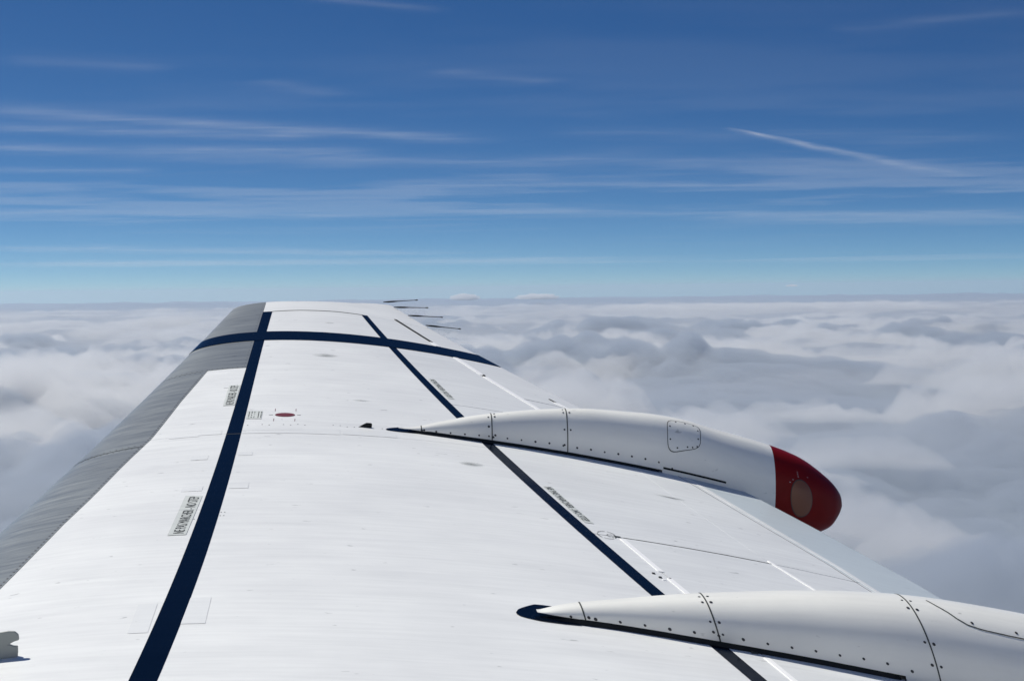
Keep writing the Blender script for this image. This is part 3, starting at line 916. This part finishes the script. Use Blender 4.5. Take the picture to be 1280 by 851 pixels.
def puff_top(x, y):
    """sunlit patches put into the colour: whiter tufts over the grey deck"""
    w = perlin(x / 2400 + 1, y / 2400) * 1500; u = perlin(x / 2400 + 6, y / 2400 + 3) * 1500
    r = np.hypot(x, y)
    t = .9 * perlin((x + w) / 6500 + 2.4, (y + u) / 5600 + 5.2) + .45 * perlin((x + w) / 2500 + 9, (y + u) / 2300 + 1) - .22
    for (cx, cy_, rx, ry, a) in [(-10000, 34000, 6500, 7000, .65), (-14500, 44000, 6000, 5000, .5), (27000, 160000, 17000, 8000, 1.5), (6500, 52000, 4500, 5000, .3), (30000, 75000, 9000, 7000, .35), (-22000, 110000, 12000, 9000, .5)]:
        t = t + a * np.exp(-((x - cx) / rx)**2 - ((y - cy_) / ry)**2)
    f_ = np.abs(perlin((x + w) / 1900 + 9, (y + u) / 1700)) * .9 + np.abs(perlin((x + w) / 800 + 9, (y + u) / 720)) * .4 + np.abs(perlin((x + .4 * w) / 430, (y + .4 * u) / 390 + 3)) * .30 + perlin(x / 240, y / 220) * .07
    return -350 + np.clip(t, -1, .6) * 1100 + np.where(t > -.25, 1, 0) * smoothstep(-.25, .1, t) * f_ * 1150 * (1 - .6 * smoothstep(70000, 150000, r))
slab('sunlit_tone_tufts', 6000, 230000, 620, 760, R(34), puff_top, -420, .0012, (.955, .96, .97))  # paler cloud colour stands in for sun on parts of the deck
def tower(cx, cy_, z0, z1, rx, ry, seed, label):
    bm = bmesh.new(); bmesh.ops.create_icosphere(bm, subdivisions=5, radius=1)
    for q_ in bm.verts:
        c = q_.co.copy(); k = 1 + .45 * abs(float(perlin(np.array(c.x * 2.1 + seed), np.array(c.z * 2.1 + c.y * 1.3)))) + .25 * float(perlin(np.array(c.x * 5 + seed), np.array(c.z * 4 + c.y * 2)))
        c *= k
        if c.z < 0: c.z *= .45
        q_.co = Vector((c.x * rx, c.y * ry, z0 + (z1 - z0) * max(c.z + .35, 0) / 1.35))
    me = bpy.data.meshes.new('cumulus_cloud'); bm.to_mesh(me); bm.free()
    m = bpy.data.materials.new('cumulus'); m.use_nodes = True
    nn = m.node_tree.nodes; nn.clear(); o_ = nn.new('ShaderNodeOutputMaterial'); p_ = nn.new('ShaderNodeVolumePrincipled')
    p_.inputs['Color'].default_value = (.99, .99, .99, 1); p_.inputs['Density'].default_value = .002
    m.node_tree.links.new(p_.outputs[0], o_.inputs['Volume'])
    o = link('cumulus_cloud', me, m, None, False, label=label); o.location = (cx, cy_, 0); o['category'] = 'cloud'; o['group'] = 'small white cloud tops on the horizon'
tower(-7600, 250000, 500, 1500, 2300, 1800, 1.3, 'small bright cloud top on the horizon, just right of the wing tip')
tower(4200, 250000, 500, 1380, 3300, 2000, 5.1, 'wider, flatter white cloud top on the horizon, right of the first one')
tower(45500, 250000, 2150, 2420, 900, 900, 8.4, 'tiny lone white cloud puff above the horizon at right')
# thin air-borne haze round the camera and the whole deck
hz = bpy.data.meshes.new('haze')
bm = bmesh.new(); bmesh.ops.create_cube(bm, size=1)
for q_ in bm.verts: q_.co = Vector((q_.co.x * 900000, q_.co.y * 900000, -3300 if q_.co.z < 0 else 2900))
bm.to_mesh(hz); bm.free()
mh = bpy.data.materials.new('haze'); mh.use_nodes = True
nn = mh.node_tree.nodes; nn.clear(); o_ = nn.new('ShaderNodeOutputMaterial'); p_ = nn.new('ShaderNodeVolumePrincipled')
p_.inputs['Color'].default_value = (.72, .85, 1, 1); p_.inputs['Density'].default_value = 2.4e-6; p_.inputs['Anisotropy'].default_value = .3
mh.node_tree.links.new(p_.outputs[0], o_.inputs['Volume'])
link('haze', hz, mh, None, False, kind='stuff')

# ------------------------------------------------------------------ high cirrus and a contrail
ZC = 8300.
def streaks():
    """(x, y) ends in km on the cirrus level, cross width in km, opacity"""
    return [(-17.93, 49.74, -0.57, 63.42, 1.22, 0.34),
            (-19.89, 55.16, -6.82, 60.71, 1.03, 0.3),
            (-22.47, 62.24, -5.58, 68.44, 1.5, 0.3),
            (-26.06, 74.25, -17.58, 77.53, 1.29, 0.22),
            (-18.23, 68.06, 4.76, 75.11, 1.76, 0.16),
            (-70.68, 195.0, -10.87, 265.78, 8.93, 0.36),
            (-101.79, 306.95, 10.79, 340.32, 22.87, 0.34),
            (-79.14, 293.86, -71.49, 363.42, 23.54, 0.3),
            (-8.17, 88.7, 17.16, 91.45, 2.1, 0.28),
            (0.09, 69.99, 19.74, 82.43, 3.48, 0.15),
            (-8.28, 115.59, 24.49, 130.55, 3.9, 0.18),
            (16.49, 131.55, 40.79, 145.23, 5.04, 0.26),
            (-39.41, 108.91, -9.21, 128.38, 3.68, 0.18),
            (62.5, 333.45, 114.22, 392.2, 23.18, 0.28),
            (171.83, 970.85, 269.8, 1178.59, 152.94, 0.25),
            (1.74, 300.17, 16.35, 388.54, 14.9, 0.3),
            (-2.11, 42.43, 1.49, 45.36, 0.5, 0.16),
            (7.63, 36.53, 11.57, 34.25, 0.45, 0.14),
            (-4.16, 31.57, -1.3, 33.47, 0.23, 0.14),
            (-13.05, 39.7, -9.01, 41.9, 0.66, 0.1),
            (-7.19, 43.96, -5.15, 48.18, 0.55, 0.12),
            (29.62, 123.72, 54.12, 157.72, 6.93, 0.2),
            (1.89, 58.01, 21.6, 64.93, 1.64, 0.1)]
az_c = np.linspace(R(-34), R(34), 620); rd_c = np.geomspace(22000, 460000, 620)
A3, R3 = np.meshgrid(az_c, rd_c)
xc = R3 * np.sin(A3) / 1000; yc_ = R3 * np.cos(A3) / 1000
n1 = perlin(xc / 14 + 3, yc_ / 9); n2 = perlin(xc / 5, yc_ / 3.2 + 7); n3 = perlin(xc / 1.9, yc_ / 1.3); n4 = perlin(xc / 40 + 8, yc_ / 26)
bandy = np.exp(-((yc_ - 100) / 36)**2)
op = (.018 + .12 * bandy) * smoothstep(-.15, .55, n4 * .9 + n1 * .8 + n2 * .4 + n3 * .15)
for (x0, y0_, x1, y1, w, o_) in streaks():
    dx, dy = x1 - x0, y1 - y0_; L2 = dx * dx + dy * dy
    t = ((xc - x0) * dx + (yc_ - y0_) * dy) / L2
    d = ((xc - x0) * -dy + (yc_ - y0_) * dx) / math.sqrt(L2)
    d = d + perlin(xc / 9 + w, yc_ / 9) * w * 1.4
    prof = np.exp(-np.abs(d / (w * 1.35))**1.6) * smoothstep(-.05, .15, t) * smoothstep(1.05, .8, t)
    fib = .62 + .55 * perlin(xc / 3.5 + y0_, yc_ / 1.1) + .35 * perlin(xc / 1.5, yc_ / .6)
    op = 1 - (1 - op) * (1 - np.clip(.62 * o_ * prof * np.clip(fib, 0, 1.3), 0, 1))
op *= smoothstep(22, 27, R3 / 1000) * smoothstep(460, 380, R3 / 1000) * smoothstep(R(34), R(27), np.abs(A3))
zc = ZC - (R3 / 1000)**2 * .0
co = np.stack([xc * 1000, yc_ * 1000, zc], -1).reshape(-1, 3).astype(np.float32)
nr, na = A3.shape
i = np.arange(nr - 1)[:, None] * na; j = np.arange(na - 1)[None, :]
q = np.stack([i + j, i + j + 1, i + na + j + 1, i + na + j], -1).reshape(-1, 4).astype(np.int32)
me = bpy.data.meshes.new('cirrus')
me.vertices.add(len(co)); me.vertices.foreach_set('co', co.ravel())
me.loops.add(q.size); me.loops.foreach_set('vertex_index', q.ravel())
me.polygons.add(len(q)); me.polygons.foreach_set('loop_start', np.arange(0, q.size, 4, dtype=np.int32)); me.polygons.foreach_set('loop_total', np.full(len(q), 4, np.int32))
me.update(); me.validate()
at_ = me.attributes.new('ice', 'FLOAT', 'POINT'); at_.data.foreach_set('value', op.ravel().astype(np.float32))
def ice_mat(name):
    m = bpy.data.materials.new(name); m.use_nodes = True
    n, l = m.node_tree.nodes, m.node_tree.links; n.clear()
    o_ = n.new('ShaderNodeOutputMaterial'); d = n.new('ShaderNodeBsdfDiffuse'); t = n.new('ShaderNodeBsdfTranslucent'); tr = n.new('ShaderNodeBsdfTransparent')
    d.inputs[0].default_value = (.85, .87, .9, 1); t.inputs[0].default_value = (.85, .87, .9, 1)
    a = n.new('ShaderNodeMixShader'); a.inputs[0].default_value = .6; b = n.new('ShaderNodeMixShader')
    at = n.new('ShaderNodeAttribute'); at.attribute_name = 'ice'
    l.new(d.outputs[0], a.inputs[1]); l.new(t.outputs[0], a.inputs[2]); l.new(at.outputs['Fac'], b.inputs[0])
    l.new(tr.outputs[0], b.inputs[1]); l.new(a.outputs[0], b.inputs[2]); l.new(b.outputs[0], o_.inputs['Surface'])
    return m
ice = ice_mat('cirrus_ice')
link('cirrus', me, ice, None, True, kind='stuff')
# contrail: one long ribbon, sharper at its near end, spreading and fading
(cx0, cy0), (cx1, cy1) = ((7.73, 55.73), (24.88, 83.19))
v = []; f = []; al = []
NL, NW = 160, 10
for i_ in range(NL + 1):
    t = i_ / NL; px, py = cx0 + (cx1 - cx0) * t, cy0 + (cy1 - cy0) * t
    ln = math.hypot(cx1 - cx0, cy1 - cy0); nx, ny = -(cy1 - cy0) / ln, (cx1 - cx0) / ln
    w = .2 + .8 * t
    bend = .3 * math.sin(t * 2.6) + float(perlin(np.array(t * 5.), np.array(.3))) * .3
    for k in range(NW + 1):
        q_ = k / NW * 2 - 1
        wob = float(perlin(np.array(t * 14.), np.array(q_ * 1.5 + 3)))
        v.append(((px + nx * (q_ * w * 2 + bend)) * 1000, (py + ny * (q_ * w * 2 + bend)) * 1000, ZC - 300 + 40 * (1 - q_ * q_)))
        al.append(max(0, min(1, math.exp(-(q_ * 2)**2) * min(1, t * 12) * (.22 * (1 - t)**.8 + .03) * (1 + 1.1 * wob))) if abs(q_) < 1 else 0)
for i_ in range(NL):
    for k in range(NW):
        a = i_ * (NW + 1) + k; f.append((a, a + 1, a + NW + 2, a + NW + 1))
me = mesh_from('contrail', v, f)
at_ = me.attributes.new('ice', 'FLOAT', 'POINT'); at_.data.foreach_set('value', np.array(al, np.float32))
ct = link('contrail', me, ice, None, True)
ct['label'] = 'thin white contrail slanting down to the right across the blue sky'; ct['category'] = 'contrail'
